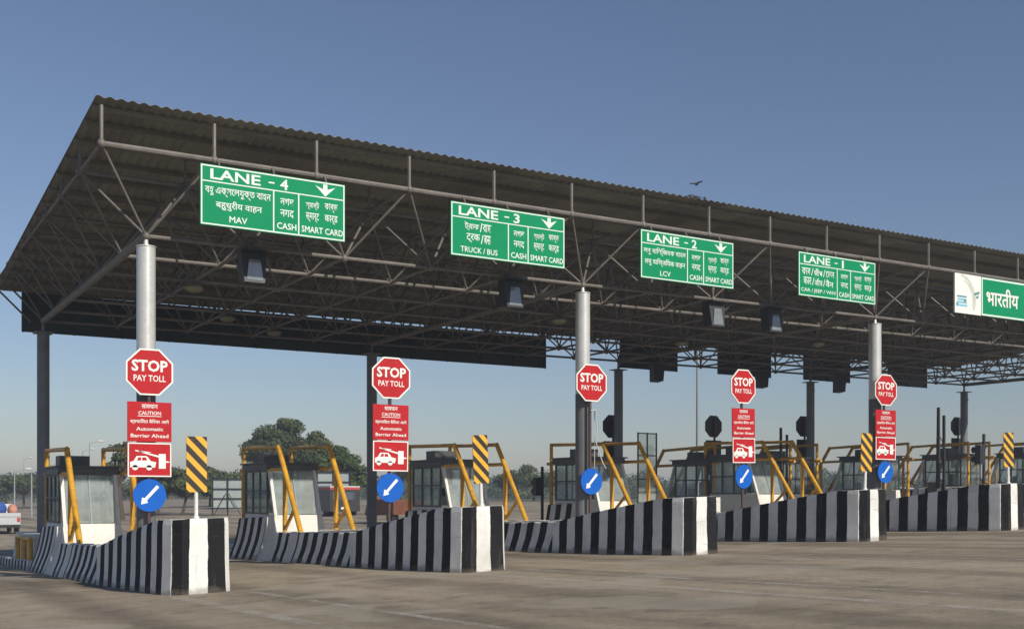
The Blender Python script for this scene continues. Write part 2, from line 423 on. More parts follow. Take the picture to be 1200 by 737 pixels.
NOSE_Y = 17.4
def CX(k): return 5.17 + 5.125 * k
mk = MB()
def strip(x0, x1, y0, y1, dz=0.004):
    ys = [y0 + (y1 - y0) * i / 8 for i in range(9)]
    for a, b in zip(ys[:-1], ys[1:]):
        mk.poly([(x0, a, zg(x0, a) + dz), (x1, a, zg(x1, a) + dz), (x1, b, zg(x1, b) + dz), (x0, b, zg(x0, b) + dz)])
for k in range(0, 6):
    c = CX(k)
    strip(c - 0.86, c - 0.64, 3.0, NOSE_Y - 0.15); strip(c + 0.32, c + 0.46, 8.0, NOSE_Y + 0.0)
strip(0.6, 0.75, 2, 60)
o = mk.build('road_markings', 'marking', None, False, False); tag(o, kind='structure')

# ================================================================== TOLL CANOPY
MOD = 2.05
FX, FY = CX(0), 22.09                  # first bottom node (front left column)
TX, TY = FX - MOD / 2, FY - MOD / 2
NBX, NBY = 21, 7; NTX, NTY = 22, 8
ZB, ZT = EYE + 4.99, EYE + 6.34
def rise(x): return 0.0065 * (x - FX)
def bn(i, j): x = FX + i * MOD; return Vector((x, FY + j * MOD, ZB + rise(x)))
def tn(i, j): x = TX + i * MOD; return Vector((x, TY + j * MOD, ZT + rise(x)))
RY0, RY1 = TY - 0.12, TY + 7 * MOD + 0.12
def zroof(x, y): return EYE + 7.13 + rise(x) - (y - RY0) * (1.10 / (RY1 - RY0))
base = Vector((FX, FY, zg(FX, FY)))
canopy = thing('toll_canopy', base, 'long steel space frame canopy with corrugated roof spanning all the toll lanes', 'canopy')
def L(p): return Vector(p) - base
mb = MB()
step = 0.2 / 6; x = TX - 0.12; nx = 0; X1 = TX + 21 * MOD + 0.12
rows = []
while x <= X1:
    ph = ((x - TX) / 0.2) % 1.0
    h = 0.034 * (0 if ph < .32 else (ph - .32) / .14 if ph < .46 else 1 if ph < .82 else (1 - ph) / .18)
    rows.append((x, h)); x += step
sub = 3
for (x, h) in rows:
    for q in range(sub + 1):
        y = RY0 + (RY1 - RY0) * q / sub
        mb.v.append(tuple(L((x, y, zroof(x, y) + h))))
for a in range(len(rows) - 1):
    for q in range(sub):
        i = a * (sub + 1) + q; mb.face((i, i + sub + 1, i + sub + 2, i + 1))
roof = mb.build('roof_sheet', 'roof_sheeting', canopy, False, False)
sm = roof.modifiers.new('thickness', 'SOLIDIFY'); sm.thickness = 0.004
def part_tubes(name, segs, mat='frame_steel', n=6, kind=None, balls=None):
    m = MB()
    for p, q, r in segs: m.tube(L(p), L(q), r, n=n)
    if balls:
        for p, r in balls: m.ball(L(p), r, 5, 8)
    o = m.build(name, mat, canopy, True)
    if kind: o['kind'] = kind
    return o
for j in range(NTY): part_tubes('top_chord', [(tn(i, j), tn(i + 1, j), .042 if j else .055) for i in range(NTX - 1)], n=8, balls=[(tn(i, j), .085) for i in range(NTX)])
for i in range(NTX): part_tubes('top_chord', [(tn(i, j), tn(i, j + 1), .036) for j in range(NTY - 1)])
for j in range(NBY): part_tubes('bottom_chord', [(bn(i, j), bn(i + 1, j), .040) for i in range(NBX - 1)], n=8, balls=[(bn(i, j), .085) for i in range(NBX)])
for i in range(NBX): part_tubes('bottom_chord', [(bn(i, j), bn(i, j + 1), .085 if i % 5 == 0 else .036) for j in range(NBY - 1)])
cnt = 0; rest = []
for j in range(NBY):
    for i in range(NBX):
        for di in (0, 1):
            for dj in (0, 1):
                s_ = (bn(i, j), tn(i + di, j + dj), .027)
                if cnt < 100: part_tubes('diagonal_brace', [s_]); cnt += 1
                else: rest.append(s_)
part_tubes('diagonal_brace', rest, kind='stuff')
cnt = 0; rest = []
for j in range(NTY):
    for i in range(NTX):
        p = tn(i, j); q = Vector((p.x, p.y, zroof(p.x, p.y) - 0.09))
        if q.z - p.z < 0.05: continue
        s_ = (p, q, .036 if j == 0 else .03)
        if cnt < 100: part_tubes('roof_post', [s_]); cnt += 1
        else: rest.append(s_)
if rest: part_tubes('roof_post', rest, kind='stuff')
for j in range(NTY * 2 - 1):
    y = TY + j * MOD / 2 + (.28 if j == 0 else 0); m = MB()
    a = Vector((TX - .1, y, zroof(TX, y) - 0.05)); b = Vector((X1 - .02, y, zroof(X1, y) - 0.05))
    mid = (a + b) / 2; ang = math.atan2(b.z - a.z, b.x - a.x)
    m.box(L(mid), ((b - a).length, 0.06, 0.09), rot=Matrix.Rotation(-ang, 3, 'Y'))
    m.build('purlin', 'roof_steel', canopy)
# columns
for j in (0, 6):
    for i in range(0, 21, 5):
        p = bn(i, j); g = zg(p.x, p.y); top = p.z - 0.22; m = MB()
        if j == 0:
            m.tube(L((p.x, p.y, g - .05)), L((p.x, p.y, g + 3.75)), .178, n=24, mat=1)
            m.tube(L((p.x, p.y, g + 3.75)), L((p.x, p.y, top)), .177, n=24, mat=0)
            m.tube(L((p.x, p.y, top)), L((p.x, p.y, top + .02)), .19, n=24, mat=0)
            m.tube(L((p.x, p.y, top + .02)), L(p), .055, .03, n=10, mat=0)
            m.build('column', ['column_silver', 'column_dark'], canopy, True)
        else:
            top = p.z - 0.36
            m.tube(L((p.x, p.y, g - .05)), L((p.x, p.y, top)), .17, n=16)
            m.box(L((p.x, p.y, top + .015)), (.5, .5, .03))
            m.tube(L((p.x, p.y, top + .03)), L(p), .05, .04, n=10)
            m.box(L((p.x - .0, p.y - .17, top - .35)), (.1, .06, .1))
            m.build('column', 'column_grey', canopy, True)
# corner braces sticking out at the back left
part_tubes('corner_brace', [(Vector((TX, RY1 - .05, zroof(TX, RY1) - .1)), Vector((FX - .2, TY + 7 * MOD, ZB + .1)), .03)])

# ------------------------------------------------------------------ hanging signs
def frame_border(mb, x0, x1, z0, z1, w, y, mat):
    mb.bb((x0, y - .004, z0), (x1, y, z0 + w), mat); mb.bb((x0, y - .004, z1 - w), (x1, y, z1), mat)
    mb.bb((x0, y - .004, z0 + w), (x0 + w, y, z1 - w), mat); mb.bb((x1 - w, y - .004, z0 + w), (x1, y, z1 - w), mat)
def lane_sign(x0, ztop, num, rows1, label):
    W, H = 2.9, 1.14; Y = TY - 0.20
    t = thing('lane_sign', (x0, Y, ztop - H), label, 'sign', 'green lane signs under the front edge of the canopy')
    m = MB(); m.bb((0, 0, 0), (W, .05, H)); m.build('sign_panel', 'green_sign', t)
    m = MB(); frame_border(m, 0.012, W - .012, 0.012, H - .012, .026, -.002, 0)
    zl = H * .715; m.bb((.04, -.006, zl), (W - .04, -.002, zl + .022))
    for fx in (.485, .66): m.bb((W * fx, -.006, .04), (W * fx + .026, -.002, zl))
    m.build('border', 'sign_letter_green', t)
    m = MB()
    word(t, 'sign_letter_green', 'LANE', W * .065, W * .40, H * .765, H * .935, -.006, bold=.022)
    m.bb((W * .455, -.0065, H * .835), (W * .495, -.0055, H * .86)); m.build('dash', 'sign_letter_green', t); m = MB()
    word(t, 'sign_letter_green', str(num), W * (.535 if num != 1 else .55), W * (.59 if num != 1 else .575), H * .755, H * .935, -.006, bold=.022)
    ax, at, ab = W * .855, H * .955, H * .745
    m.poly([(ax - .045, -.006, at), (ax - .045, -.006, at - .10), (ax - .21, -.006, at - .04), (ax, -.006, ab), (ax + .21, -.006, at - .04), (ax + .045, -.006, at - .10), (ax + .045, -.006, at)][::-1])
    put_rows = [(.60, .53), (.60, .53)]
    zr = [(H * .49, H * .66), (H * .27, H * .44), (H * .085, H * .19)]
    for (s, fa, fb), (za, zb) in zip(rows1, zr):
        if '/' not in s or ord(s[0]) < 128: word(t, 'sign_letter_green', s, W * fa, W * fb, za, zb, -.006, bold=.012); continue
        ws = s.split('/'); unit = W * (fb - fa) / (sum(len(w) for w in ws) + 1.2 * (len(ws) - 1)); xx = W * fa
        for i_, w in enumerate(ws):
            word(t, 'sign_letter_green', w, xx, xx + unit * len(w), za, zb, -.006, bold=.012); xx += unit * len(w)
            if i_ < len(ws) - 1:
                q_ = MB(); q_.poly([(xx + unit * .25, -.006, za), (xx + unit * .25 + .022, -.006, za), (xx + unit * .95 + .01, -.006, zb), (xx + unit * .95 - .012, -.006, zb)]); q_.build('slash', 'sign_letter_green', t, fixn=False); xx += unit * 1.2
    word(t, 'sign_letter_green', 'নগদ', W * .535, W * .63, H * .50, H * .62, -.006, bold=.012)
    word(t, 'sign_letter_green', 'नगद', W * .535, W * .63, H * .29, H * .42, -.006, bold=.012)
    word(t, 'sign_letter_green', 'CASH', W * .512, W * .648, H * .085, H * .195, -.006, bold=.018)
    word(t, 'sign_letter_green', 'স্মাৰ্ট', W * .715, W * .81, H * .48, H * .64, -.006, bold=.012); word(t, 'sign_letter_green', 'কাৰ্ড', W * .85, W * .945, H * .48, H * .64, -.006, bold=.012)
    word(t, 'sign_letter_green', 'स्मार्ट', W * .715, W * .81, H * .27, H * .43, -.006, bold=.012); word(t, 'sign_letter_green', 'कार्ड', W * .85, W * .945, H * .27, H * .43, -.006, bold=.012)
    word(t, 'sign_letter_green', 'SMART CARD', W * .685, W * .985, H * .085, H * .195, -.006, bold=.018)
    m.build('arrow', 'sign_letter_green', t, fixn=False)
    m = MB()
    for fx in (.13, .5, .87): m.tube((W * fx, .03, H - .01), (W * fx, .17, H + .18), .018); m.tube((W * fx, .03, H * .05), (W * fx, .12, -.02), .016)
    m.build('hanger', 'frame_steel', t)
    return t
lane_sign(5.87, EYE + 6.20, 4, [('বহু এক্সেলযুক্ত বাহন', .03, .47), ('बहुधुरीय वाहन', .10, .41), ('MAV', .19, .31)], 'green LANE - 4 sign for MAV, leftmost under the canopy')
lane_sign(11.17, EYE + 6.22, 3, [('ট্রাক/বাছ', .115, .34), ('ट्रक/बस', .13, .335), ('TRUCK / BUS', .08, .395)], 'green LANE - 3 sign reading TRUCK / BUS')
lane_sign(16.22, EYE + 6.25, 2, [('লঘু বািণি্জযক বাহন', .03, .47), ('लघु वािण्जियक वाहन', .04, .465), ('LCV', .20, .31)], 'green LANE - 2 sign reading LCV')
lane_sign(21.36, EYE + 6.31, 1, [('কাৰ/জীপ/েভন', .04, .45), ('कार/जीप/वैन', .06, .44), ('CAR / JEEP / VAN', .03, .465)], 'green LANE - 1 sign reading CAR / JEEP / VAN')
# authority board
t = thing('authority_board', (27.6, TY - .2, EYE + 6.40 - 1.14), 'long green board with white emblem panel on its left end, at the right edge', 'sign')
m = MB(); m.bb((1.19, 0, 0), (9.2, .05, 1.14)); m.build('sign_panel', 'green_sign', t)
m = MB(); m.bb((0, 0, 0), (1.18, .05, 1.14)); em = m.build('emblem_panel', 'sign_white', t)
m = MB(); frame_border(m, 1.20, 9.19, .012, 1.128, .05, -.002, 0); m.build('border', 'sign_letter_green', t)
m = MB(); put_text(m, 'भारतीय', 1.42, 2.95, .32, .88, -.006, bold=.02); m.build('lettering', 'sign_white', t, fixn=False)
m = MB()
def arc(cx, cz, r0, r1, a0, a1, mat, n=14, k=.9):
    for q in range(n):
        A = R(a0 + (a1 - a0) * q / n); B = R(a0 + (a1 - a0) * (q + 1) / n)
        w0 = r1 + (r0 - r1) * abs(q / n - .5) * k; w1 = r1 + (r0 - r1) * abs((q + 1) / n - .5) * k
        m.poly([(cx + r0 * math.cos(A), -.004, cz + r0 * math.sin(A)), (cx + r0 * math.cos(B), -.004, cz + r0 * math.sin(B)), (cx + w1 * math.cos(B), -.004, cz + w1 * math.sin(B)), (cx + w0 * math.cos(A), -.004, cz + w0 * math.sin(A))], mat)
arc(.22, .42, .72, .60, -25, 85, 2); arc(.26, .40, .58, .53, -20, 75, 2)
for i in range(4): m.bb((.06 + .03 * i, -.006, .20 + i * .085), (.55 - .015 * i, -.003, .255 + i * .085), 0)
m.bb((.08, -.009, .47), (.52, -.0065, .50), 1); m.bb((.40, -.009, .33), (.49, -.0065, .41), 1); m.bb((.07, -.009, .22), (.14, -.0065, .29), 1)
m.poly([(.84, -.006, .62), (1.10, -.006, .70), (1.10, -.006, .62), (.88, -.006, .55)], 1); m.poly([(.92, -.006, .52), (1.08, -.006, .58), (1.05, -.006, .50), (.98, -.006, .47)], 1)
m.build('emblem', ['logo_cyan', 'logo_dark', 'logo_grey'], em)
m = MB()
for xx in (.2, 1.3, 3.3, 5.3, 7.3, 9.0): m.tube((xx, .03, 1.13), (xx, .17, 1.2), .018)
m.build('hanger', 'frame_steel', t)
# backs of the boards on the rear edge
BY = TY + 7 * MOD + .12
def back_board(x0, x1, z0, z1, label, grp=None):
    t = thing('signboard', (x0, BY, z0), label, 'sign', grp)
    W, H = x1 - x0, z1 - z0
    m = MB(); m.bb((0, 0, 0), (W, .04, H)); m.build('sign_panel', 'back_panel', t)
    m = MB()
    for f in (.25, .75): m.bb((.02, -.03, H * f - .02), (W - .02, -.002, H * f + .02))
    n = max(2, int(W / 1.4))
    for i in range(n + 1): m.bb((.02 + (W - .08) * i / n, -.06, -.02), (.06 + (W - .08) * i / n, -.032, H + .05))
    m.build('back_rail', 'back_panel', t)
back_board(4.75, 23.1, EYE + 4.80, EYE + 5.97, 'very long dark back of a board along the rear edge of the canopy')
G = 'dark sign backs on the rear edge of the canopy'
for x0, x1, lb in ((26.6, 29.5, 'dark back of a rear lane sign, first one right of the very long board'), (31.7, 34.7, 'dark back of a rear lane sign, second one right of the very long board'), (36.7, 39.6, 'dark back of a rear lane sign, just left of the front column by lane one'), (42.2, 44.9, 'dark back of a rear lane sign, rightmost on the rear edge')):
    back_board(x0, x1, EYE + 4.9 + rise(x0), EYE + 6.02 + rise(x0), lb, G)

# floodlights hung from the bottom chords
def floodlight(p, back, label):
    t = thing('floodlight', (p.x, p.y, p.z), label, 'floodlight', 'black box floodlights hung under the canopy', math.pi if back else 0)
    m = MB()
    hw, d, h = .27, .17, .62; z1 = -.10; z0 = z1 - h
    m.hexa([(-hw * .78, -d, z0), (hw * .78, -d, z0), (hw * .78, d, z0 + .04), (-hw * .78, d, z0 + .04), (-hw, -d * .6, z1), (hw, -d * .6, z1), (hw, d, z1), (-hw, d, z1)])
    m.bb((-hw, -d - .10, z1), (hw, d, z1 + .025)); m.build('housing', 'black', t)
    m = MB(); m.poly([(-hw * .62, -d - .006, z0 + .04), (hw * .66, -d - .006, z0 + .04), (hw * .46, -d * .80 - .012, z0 + .46), (-hw * .42, -d * .80 - .012, z0 + .46)]); m.build('lamp_glass', 'lamp_glass', t)
    m = MB(); m.tube((-.12, 0, z1 + .02), (-.12, 0, 0), .015); m.tube((.12, 0, z1 + .02), (.12, 0, 0), .015); m.build('bracket', 'black', t)
for i, lb in ((1, 'black floodlight just below the lane four sign'), (4, 'black floodlight just below the lane three sign'), (7, 'black floodlight below the lane two sign'), (8, 'black floodlight between the lane two and lane one signs')):
    floodlight(bn(i, 0) + Vector((.05, 0, 0)), False, lb)
for i, dx, lb in ((11, -.2, 'black floodlight at the rear edge, right of the lane three column'), (14, -.8, 'black floodlight at the rear edge, behind the lane one island octagon'), (16, -.3, 'black floodlight at the rear edge, left of the lane one column')):
    floodlight(bn(i, 6) + Vector((dx, 0, 0)), True, lb)
def dome(p, label):
    t = thing('dome_lamp', (p.x, p.y, p.z), label, 'lamp', 'pale dome lamps under the canopy')
    m = MB(); m.ball((0, 0, -.17), .22, 8, 14, sc=(1, 1, .45)); m.build('diffuser', 'dome_glass', t, True)
    m = MB(); m.tube((0, 0, -.1), (0, 0, 0), .05); m.build('stem', 'black', t)
dome(bn(1, 2), 'pale dome lamp behind the floodlight below the lane four sign'); dome(bn(3, 5), 'pale dome lamp near the rear edge between lanes four and three')
dome(bn(6, 2), 'pale dome lamp right of the lane three column'); dome(bn(11, 2), 'pale dome lamp behind the lane one column')
dome(bn(9, 3), 'pale dome lamp deep under the canopy behind the lane one sign'); dome(bn(2, 4), 'pale dome lamp deep under the canopy behind the lane four sign')

# ================================================================== ISLANDS
def isl_gz(x, y, sgn):           # local ground relief (plane)
    return 0.0322 * x - 0.027 * y * sgn
def resample(pts, s):
    out = [Vector(pts[0])]
    for a, b in zip(pts[:-1], pts[1:]):
        a = Vector(a); b = Vector(b); n = max(1, round((b - a).length / s))
        for i in range(1, n + 1): out.append(a.lerp(b, i / n))
    return out
def lerp_tab(tab, v):
    if v <= tab[0][0]: return tab[0][1]
    for (a, x), (b, y) in zip(tab[:-1], tab[1:]):
        if v <= b: return x + (y - x) * (v - a) / (b - a)
    return tab[-1][1]
NTAB = [(0, 1.17), (.8, 1.17), (1.9, 1.05), (3.2, .90), (4.6, .71)]
def nose_part(parent, sgn, u0):
    left = [(-.95, 4.6), (-.86, 2.4), (-.77, .42), (-.70, .16), (-.56, .02)]
    right = [(.95, 4.6), (.62, 2.4), (.30, .42), (.26, .20), (.14, .05)]
    pl = resample(left, .12); pr = resample(right, .12)
    pm = resample([left[-1], right[-1]], .1)[1:-1]
    path = pl + pm + pr[::-1]; n = len(path); mb = MB()
    cxm = -.1; u = u0; us = [u]
    for a, b in zip(path[:-1], path[1:]): u += (b - a).length; us.append(u)
    prof = [(0, 0), (.02, .35), (.03, .93), (.045, 1)]
    rng = random.Random(3)
    for i, p in enumerate(path):
        h = lerp_tab(NTAB, p.y) + rng.uniform(-.006, .006)
        cen = Vector((cxm, max(p.y, .6))); dirn = (cen - p)
        dirn = dirn.normalized() if dirn.length > 1e-4 else Vector((0, 1))
        for ins, f in prof:
            q = p + dirn * ins; mb.v.append((q.x, q.y * sgn, isl_gz(q.x, q.y, sgn) + (h * f if f else -.03)))
    k = len(prof)
    for i in range(n - 1):
        h0 = lerp_tab(NTAB, path[i].y); h1 = lerp_tab(NTAB, path[i + 1].y)
        for j in range(k - 1):
            a = i * k + j; b = a + k
            mb.face((a, b, b + 1, a + 1), 0, [(us[i], h0 * prof[j][1]), (us[i + 1], h1 * prof[j][1]), (us[i + 1], h1 * prof[j + 1][1]), (us[i], h0 * prof[j + 1][1])])
    for i in range(n // 2):
        a = i * k + k - 1; b = (i + 1) * k + k - 1; c = (n - 2 - i) * k + k - 1; d = (n - 1 - i) * k + k - 1
        if b >= c: 
            break
        mb.face((a, b, c, d), 1)
    o = mb.build('nose_wall', ['stripes', 'white'], parent)
    return o
def barrier(parent, name, side, sgn, y0, y1, h, prof, width, bands=(), off=.95, u0=0.0, mats=('stripes', 'white')):
    mb = MB(); ys = [y0]
    while ys[-1] < y1 - 1e-6: ys.append(min(ys[-1] + .15, y1))
    full = prof + [(prof[-1][0] + .01, 1.0)] if False else prof
    rng = random.Random(5 if side < 0 else 9)
    full = list(prof) + [(width, 1.0), (width, 0)]
    k = len(full)
    for y in ys:
        hh = h + rng.uniform(-.012, .012)
        for ins, f in full:
            x = side * (off - ins); mb.v.append((x, y * sgn, isl_gz(x, y, sgn) + (hh * f if f else -.03)))
    for i in range(len(ys) - 1):
        mid = (ys[i] + ys[i + 1]) / 2; mat = 0
        for (b0, b1) in bands:
            if b0 <= mid <= b1: mat = 1
        for j in range(k - 1):
            a = i * k + j; b = a + k
            mm = mat if j < len(prof) - 1 else 1
            mb.face((a, b, b + 1, a + 1), mm, [(u0 + ys[i], h * full[j][1]), (u0 + ys[i + 1], h * full[j][1]), (u0 + ys[i + 1], h * full[j + 1][1]), (u0 + ys[i], h * full[j + 1][1])])
    mb.face(list(range(k)), 1); mb.face(list(range((len(ys) - 1) * k, len(ys) * k)), 1)
    return mb.build(name, list(mats), parent)
LOW = [(0, 0), (.06, .2), (.125, .42), (.17, .66), (.20, .88), (.215, .97), (.235, 1.0)]
TALL = [(0, 0), (.10, .2), (.19, .42), (.25, .64), (.29, .85), (.31, .98), (.33, 1.0)]
KERB = [(0, 0), (.02, .9), (.04, 1.0)]
def island_core(t, sgn, wide=0.0):
    nose_part(t, sgn, 0.03)
    barrier(t, 'low_barrier', -1, sgn, 4.6, 9.9, .71, LOW, .5, bands=[(8.15, 8.75), (9.6, 9.9)])
    if not wide: barrier(t, 'low_barrier', 1, sgn, 4.6, 9.9, .71, LOW, .5, bands=[(8.15, 8.75)])
    barrier(t, 'tall_barrier', -1, sgn, 10.75, 13.1, 1.10, TALL, .5)
    if not wide: barrier(t, 'tall_barrier', 1, sgn, 10.75, 13.1, 1.10, TALL, .5)
    m = MB(); xa, xb = -.95, .95 + wide
    def q(x, y, z): return (x, y * sgn, isl_gz(x, y, sgn) + z)
    y0, y1 = 4.62, 19.8
    e = .27; m.hexa([q(xa + e, y0, -.05), q(xb - e, y0, -.05), q(xb - e, y1, -.05), q(xa + e, y1, -.05), q(xa + e, y0, .215), q(xb - e, y0, .215), q(xb - e, y1, .215), q(xa + e, y1, .215)])
    m.build('island_slab', 'concrete', t)
    barrier(t, 'kerb', -1, sgn, 13.12, 20.0, .24, KERB, .30); barrier(t, 'kerb', 1, sgn, 13.12, 20.0, .24, KERB, .30, off=.95 + wide)
where = ['left of lane four', 'between lanes four and three', 'between lanes three and two', 'between lanes two and one', 'right of lane one']
c = CX(0)
isl = thing('traffic_island', (c, NOSE_Y, zg(c, NOSE_Y)), 'black and white striped concrete island ' + where[0] + ', nearest in the photo', 'traffic island', 'striped traffic islands with raised noses')
island_core(isl, 1)
for k in (1, 2, 3):
    c = CX(k); dup(isl, (c, NOSE_Y, zg(c, NOSE_Y)), 'black and white striped concrete island ' + where[k])
c = CX(4)
t4 = thing('traffic_island', (c, NOSE_Y, zg(c, NOSE_Y)), 'black and white striped median island ' + where[4] + ', cut by the right edge', 'traffic island', 'striped traffic islands with raised noses')
island_core(t4, 1, wide=2.0)
RN = 2 * 28.24 - NOSE_Y
ordn = ['first', 'second', 'third', 'fourth']
ri = None
for k in range(5, 9):
    c = CX(k); lb = 'striped island of the opposite direction, %s one beyond the median' % ordn[k - 5]
    if ri is None:
        ri = thing('traffic_island', (c, RN, zg(c, RN)), lb, 'traffic island', 'striped islands of the opposite direction'); island_core(ri, -1)
    else: dup(ri, (c, RN, zg(c, RN)), lb)

# ------------------------------------------------------------------ toll booths
def lp(x, y, z, sgn): return (x, y * sgn, z)
def make_booth(loc, sgn, label, grp):
    t = thing('toll_booth', loc, label, 'toll booth', grp)
    def P(x, y, z): return (x, y * sgn, z)
    m = MB()
    m.hexa([P(-.93, -1.15, -.1), P(.93, -1.15, -.1), P(.93, 2.1, -.1), P(-.93, 2.1, -.1), P(-.62, -.55, .62), P(.82, -.55, .62), P(.80, 2.05, .62), P(-.6, 2.05, .62)])
    m.hexa([P(-.62, -.55, .621), P(.82, -.55, .621), P(.80, 2.05, .621), P(-.6, 2.05, .621), P(-.55, -.38, 1.14), P(.75, -.38, 1.14), P(.75, 2.0, 1.14), P(-.55, 2.0, 1.14)])
    m.build('plinth', 'white', t)
    # slanted front with white corner posts
    zb, zt = 1.141, 2.32
    for x0 in (-.55, .67):
        m = MB(); m.hexa([P(x0, -.37, zb), P(x0 + .08, -.37, zb), P(x0 + .08, -.27, zb), P(x0, -.27, zb), P(x0, .08, zt), P(x0 + .08, .08, zt), P(x0 + .08, .18, zt), P(x0, .18, zt)])
        m.build('corner_post', 'white', t)
    m = MB()
    m.poly([P(-.46, -.33, zb + .02), P(.66, -.33, zb + .02), P(.66, .12, zt - .01), P(-.46, .12, zt - .01)]); m.build('front_window', 'glass', t, fixn=False)
    m = MB(); m.hexa([P(.08, -.35, zb), P(.11, -.35, zb), P(.11, -.31, zb), P(.08, -.31, zb), P(.08, .09, zt), P(.11, .09, zt), P(.11, .13, zt), P(.08, .13, zt)]); m.build('mullion', 'booth_frame', t)
    for sx in (-.54, .74):
        m = MB(); ys = [.20, .78, 1.36, 1.96]
        m.poly([P(sx, .2, zb + .02), P(sx, 1.95, zb + .02), P(sx, 1.95, zt - .02), P(sx, .2, zt - .02)]); sw = m.build('side_window', 'glass_dark', t, fixn=False)
        m = MB()
        for y in ys: m.box(P(sx, y, (zb + zt) / 2), (.05, .05, zt - zb - .004))
        for a, b in zip(ys[:-1], ys[1:]):
            for z in (zb + .03, zb + .62, zt - .035): m.box(P(sx, (a + b) / 2, z), (.044, b - a - .052, .045))
        m.build('window_frame', 'booth_dark', sw)
    m = MB(); m.poly([P(-.5, 1.97, zb + .02), P(.7, 1.97, zb + .02), P(.7, 1.97, zt - .02), P(-.5, 1.97, zt - .02)]); rw = m.build('rear_window', 'glass_dark', t, fixn=False)
    m = MB(); m.box(P(.1, 1.97, zb + .55), (1.2, .04, .05)); m.box(P(.1, 1.97, (zb + zt) / 2), (.05, .03, zt - zb - .01)); m.build('window_frame', 'booth_dark', rw)
    m = MB(); m.bb(P(-.60, .06, zt), P(.80, 2.08, zt + .16)); m.bb(P(-.66, -.02, zt + .161), P(.86, 2.14, zt + .20)); m.build('roof', 'booth_dark', t)
    m = MB(); m.bb(P(-.45, .75, zt + .202), P(.25, 1.3, zt + .46)); m.build('air_conditioner', 'booth_dark', t)
    m = MB(); m.bb(P(-.45, .5, zb), P(.6, .95, zb + .05)); m.build('counter', 'booth_frame', t)
    m = MB(); m.bb(P(-.1, 1.0, zb + .002), P(.28, 1.2, zb + .55)); m.bb(P(-.3, .62, zb + .052), P(.02, .66, zb + .32)); m.build('office_chair', 'black', t)
    return t
BY0 = 28.2
G1 = 'toll booths on the near islands'
b0 = make_booth((CX(0), BY0, zg(CX(0), BY0)), 1, 'glass toll booth on the island ' + where[0], G1)
for k in (1, 2, 3): dup(b0, (CX(k), BY0, zg(CX(k), BY0)), 'glass toll booth on the island ' + where[k])
dup(b0, (CX(4) + 1.45, BY0, zg(CX(4) + 1.45, BY0)), 'glass toll booth on the median ' + where[4])
RB = 32.3; G2 = 'toll booths of the opposite direction'
rb = make_booth((CX(4) + 1.45, RB, zg(CX(4) + 1.45, RB)), -1, 'toll booth back to back with the median booth, facing away', G2)
for k in range(5, 9): dup(rb, (CX(k), RB, zg(CX(k), RB)), 'opposite direction toll booth, %s one beyond the median' % ordn[k - 5])

# ------------------------------------------------------------------ yellow guard frames
def make_guard(loc, sgn, label, grp):
    t = thing('guard_frame', loc, label, 'guard frame', grp)
    def P(y, z): return Vector((0, y * sgn, z))
    foot, bend, rear = P(-2.25, .62), P(-.55, 2.90), P(2.3, 2.97)
    m = MB(); m.tube(foot, bend, .066, n=12); m.build('sloping_leg', 'yellow', t, True)
    m = MB(); m.ball(bend, .068, 6, 10); m.tube(bend, rear, .052, n=12); m.ball(rear, .06, 6, 10); m.build('top_rail', 'yellow', t, True)
    m = MB(); m.tube(rear, P(2.3, .1), .055, n=12); m.build('rear_post', 'yellow', t, True)
    m = MB(); m.tube(P(-1.02, 2.25), P(-1.02, .2), .06, n=12); m.build('front_post', 'yellow', t, True)
    m = MB(); m.tube(P(-.9, 2.33), P(2.52, 2.36), .05, n=12); m.build('mid_rail', 'yellow', t, True)
    m = MB(); m.tube(P(-1.72, 1.34), P(-1.02, .78), .045, n=10); m.build('brace', 'yellow', t, True)
    m = MB(); m.box(P(-2.25, .62), (.22, .26, .18)); m.build('foot_plate', 'yellow', t)
    return t
G3 = 'yellow guard frames round the near booths'; g0 = None
for k in range(5):
    sh = 1.45 if k == 4 else 0
    for dx, s_ in ((-.50, 'left'), (.88, 'right')):
        x = CX(k) + sh + dx; lb = 'yellow tube guard frame on the %s side of the booth %s' % (s_, where[k]); loc = (x, BY0, zg(x, BY0))
        if g0 is None: g0 = make_guard(loc, 1, lb, G3)
        else: dup(g0, loc, lb)
G4 = 'yellow guard frames of the opposite direction'; r0 = None
for k in range(4, 9):
    sh = 1.45 if k == 4 else 0
    for dx, s_ in ((-.50, 'left'), (.88, 'right')):
        x = CX(k) + sh + dx
        lb = ('yellow guard frame on the %s side of the rear median booth' % s_) if k == 4 else 'opposite direction guard frame, %s side of the %s booth beyond the median' % (s_, ordn[k - 5])
        loc = (x, RB, zg(x, RB))
        if r0 is None: r0 = make_guard(loc, -1, lb, G4)
        else: dup(r0, loc, lb)

# white end block and yellow hoops on the first island
x, y = CX(0) - .05, 33.5; z = zg(x, y) + .2
bk = MB(); bk.hexa([(-.62, -1.8, 0), (.62, -1.8, 0), (.62, 1.9, 0), (-.62, 1.9, 0), (-.56, -1.75, .70), (.56, -1.75, .70), (.56, 1.85, .70), (-.56, 1.85, .70)])
o = bk.build('concrete_block', 'white'); o.location = (x, y, z); tag(o, 'whitewashed concrete block at the far left end of the nearest island', 'block')
t = thing('hoop_guard', (x - .76, y - 1.25, z), 'low yellow double hoop guard beside the white block', 'guard')
for q in range(2):
    m = MB(); a = -1.2 + q * 1.25
    m.chain([Vector((0, a, 0)), Vector((0, a, .62)), Vector((0, a + 1.05, .62)), Vector((0, a + 1.05, 0))], .06); m.build('hoop', 'yellow', t, True)

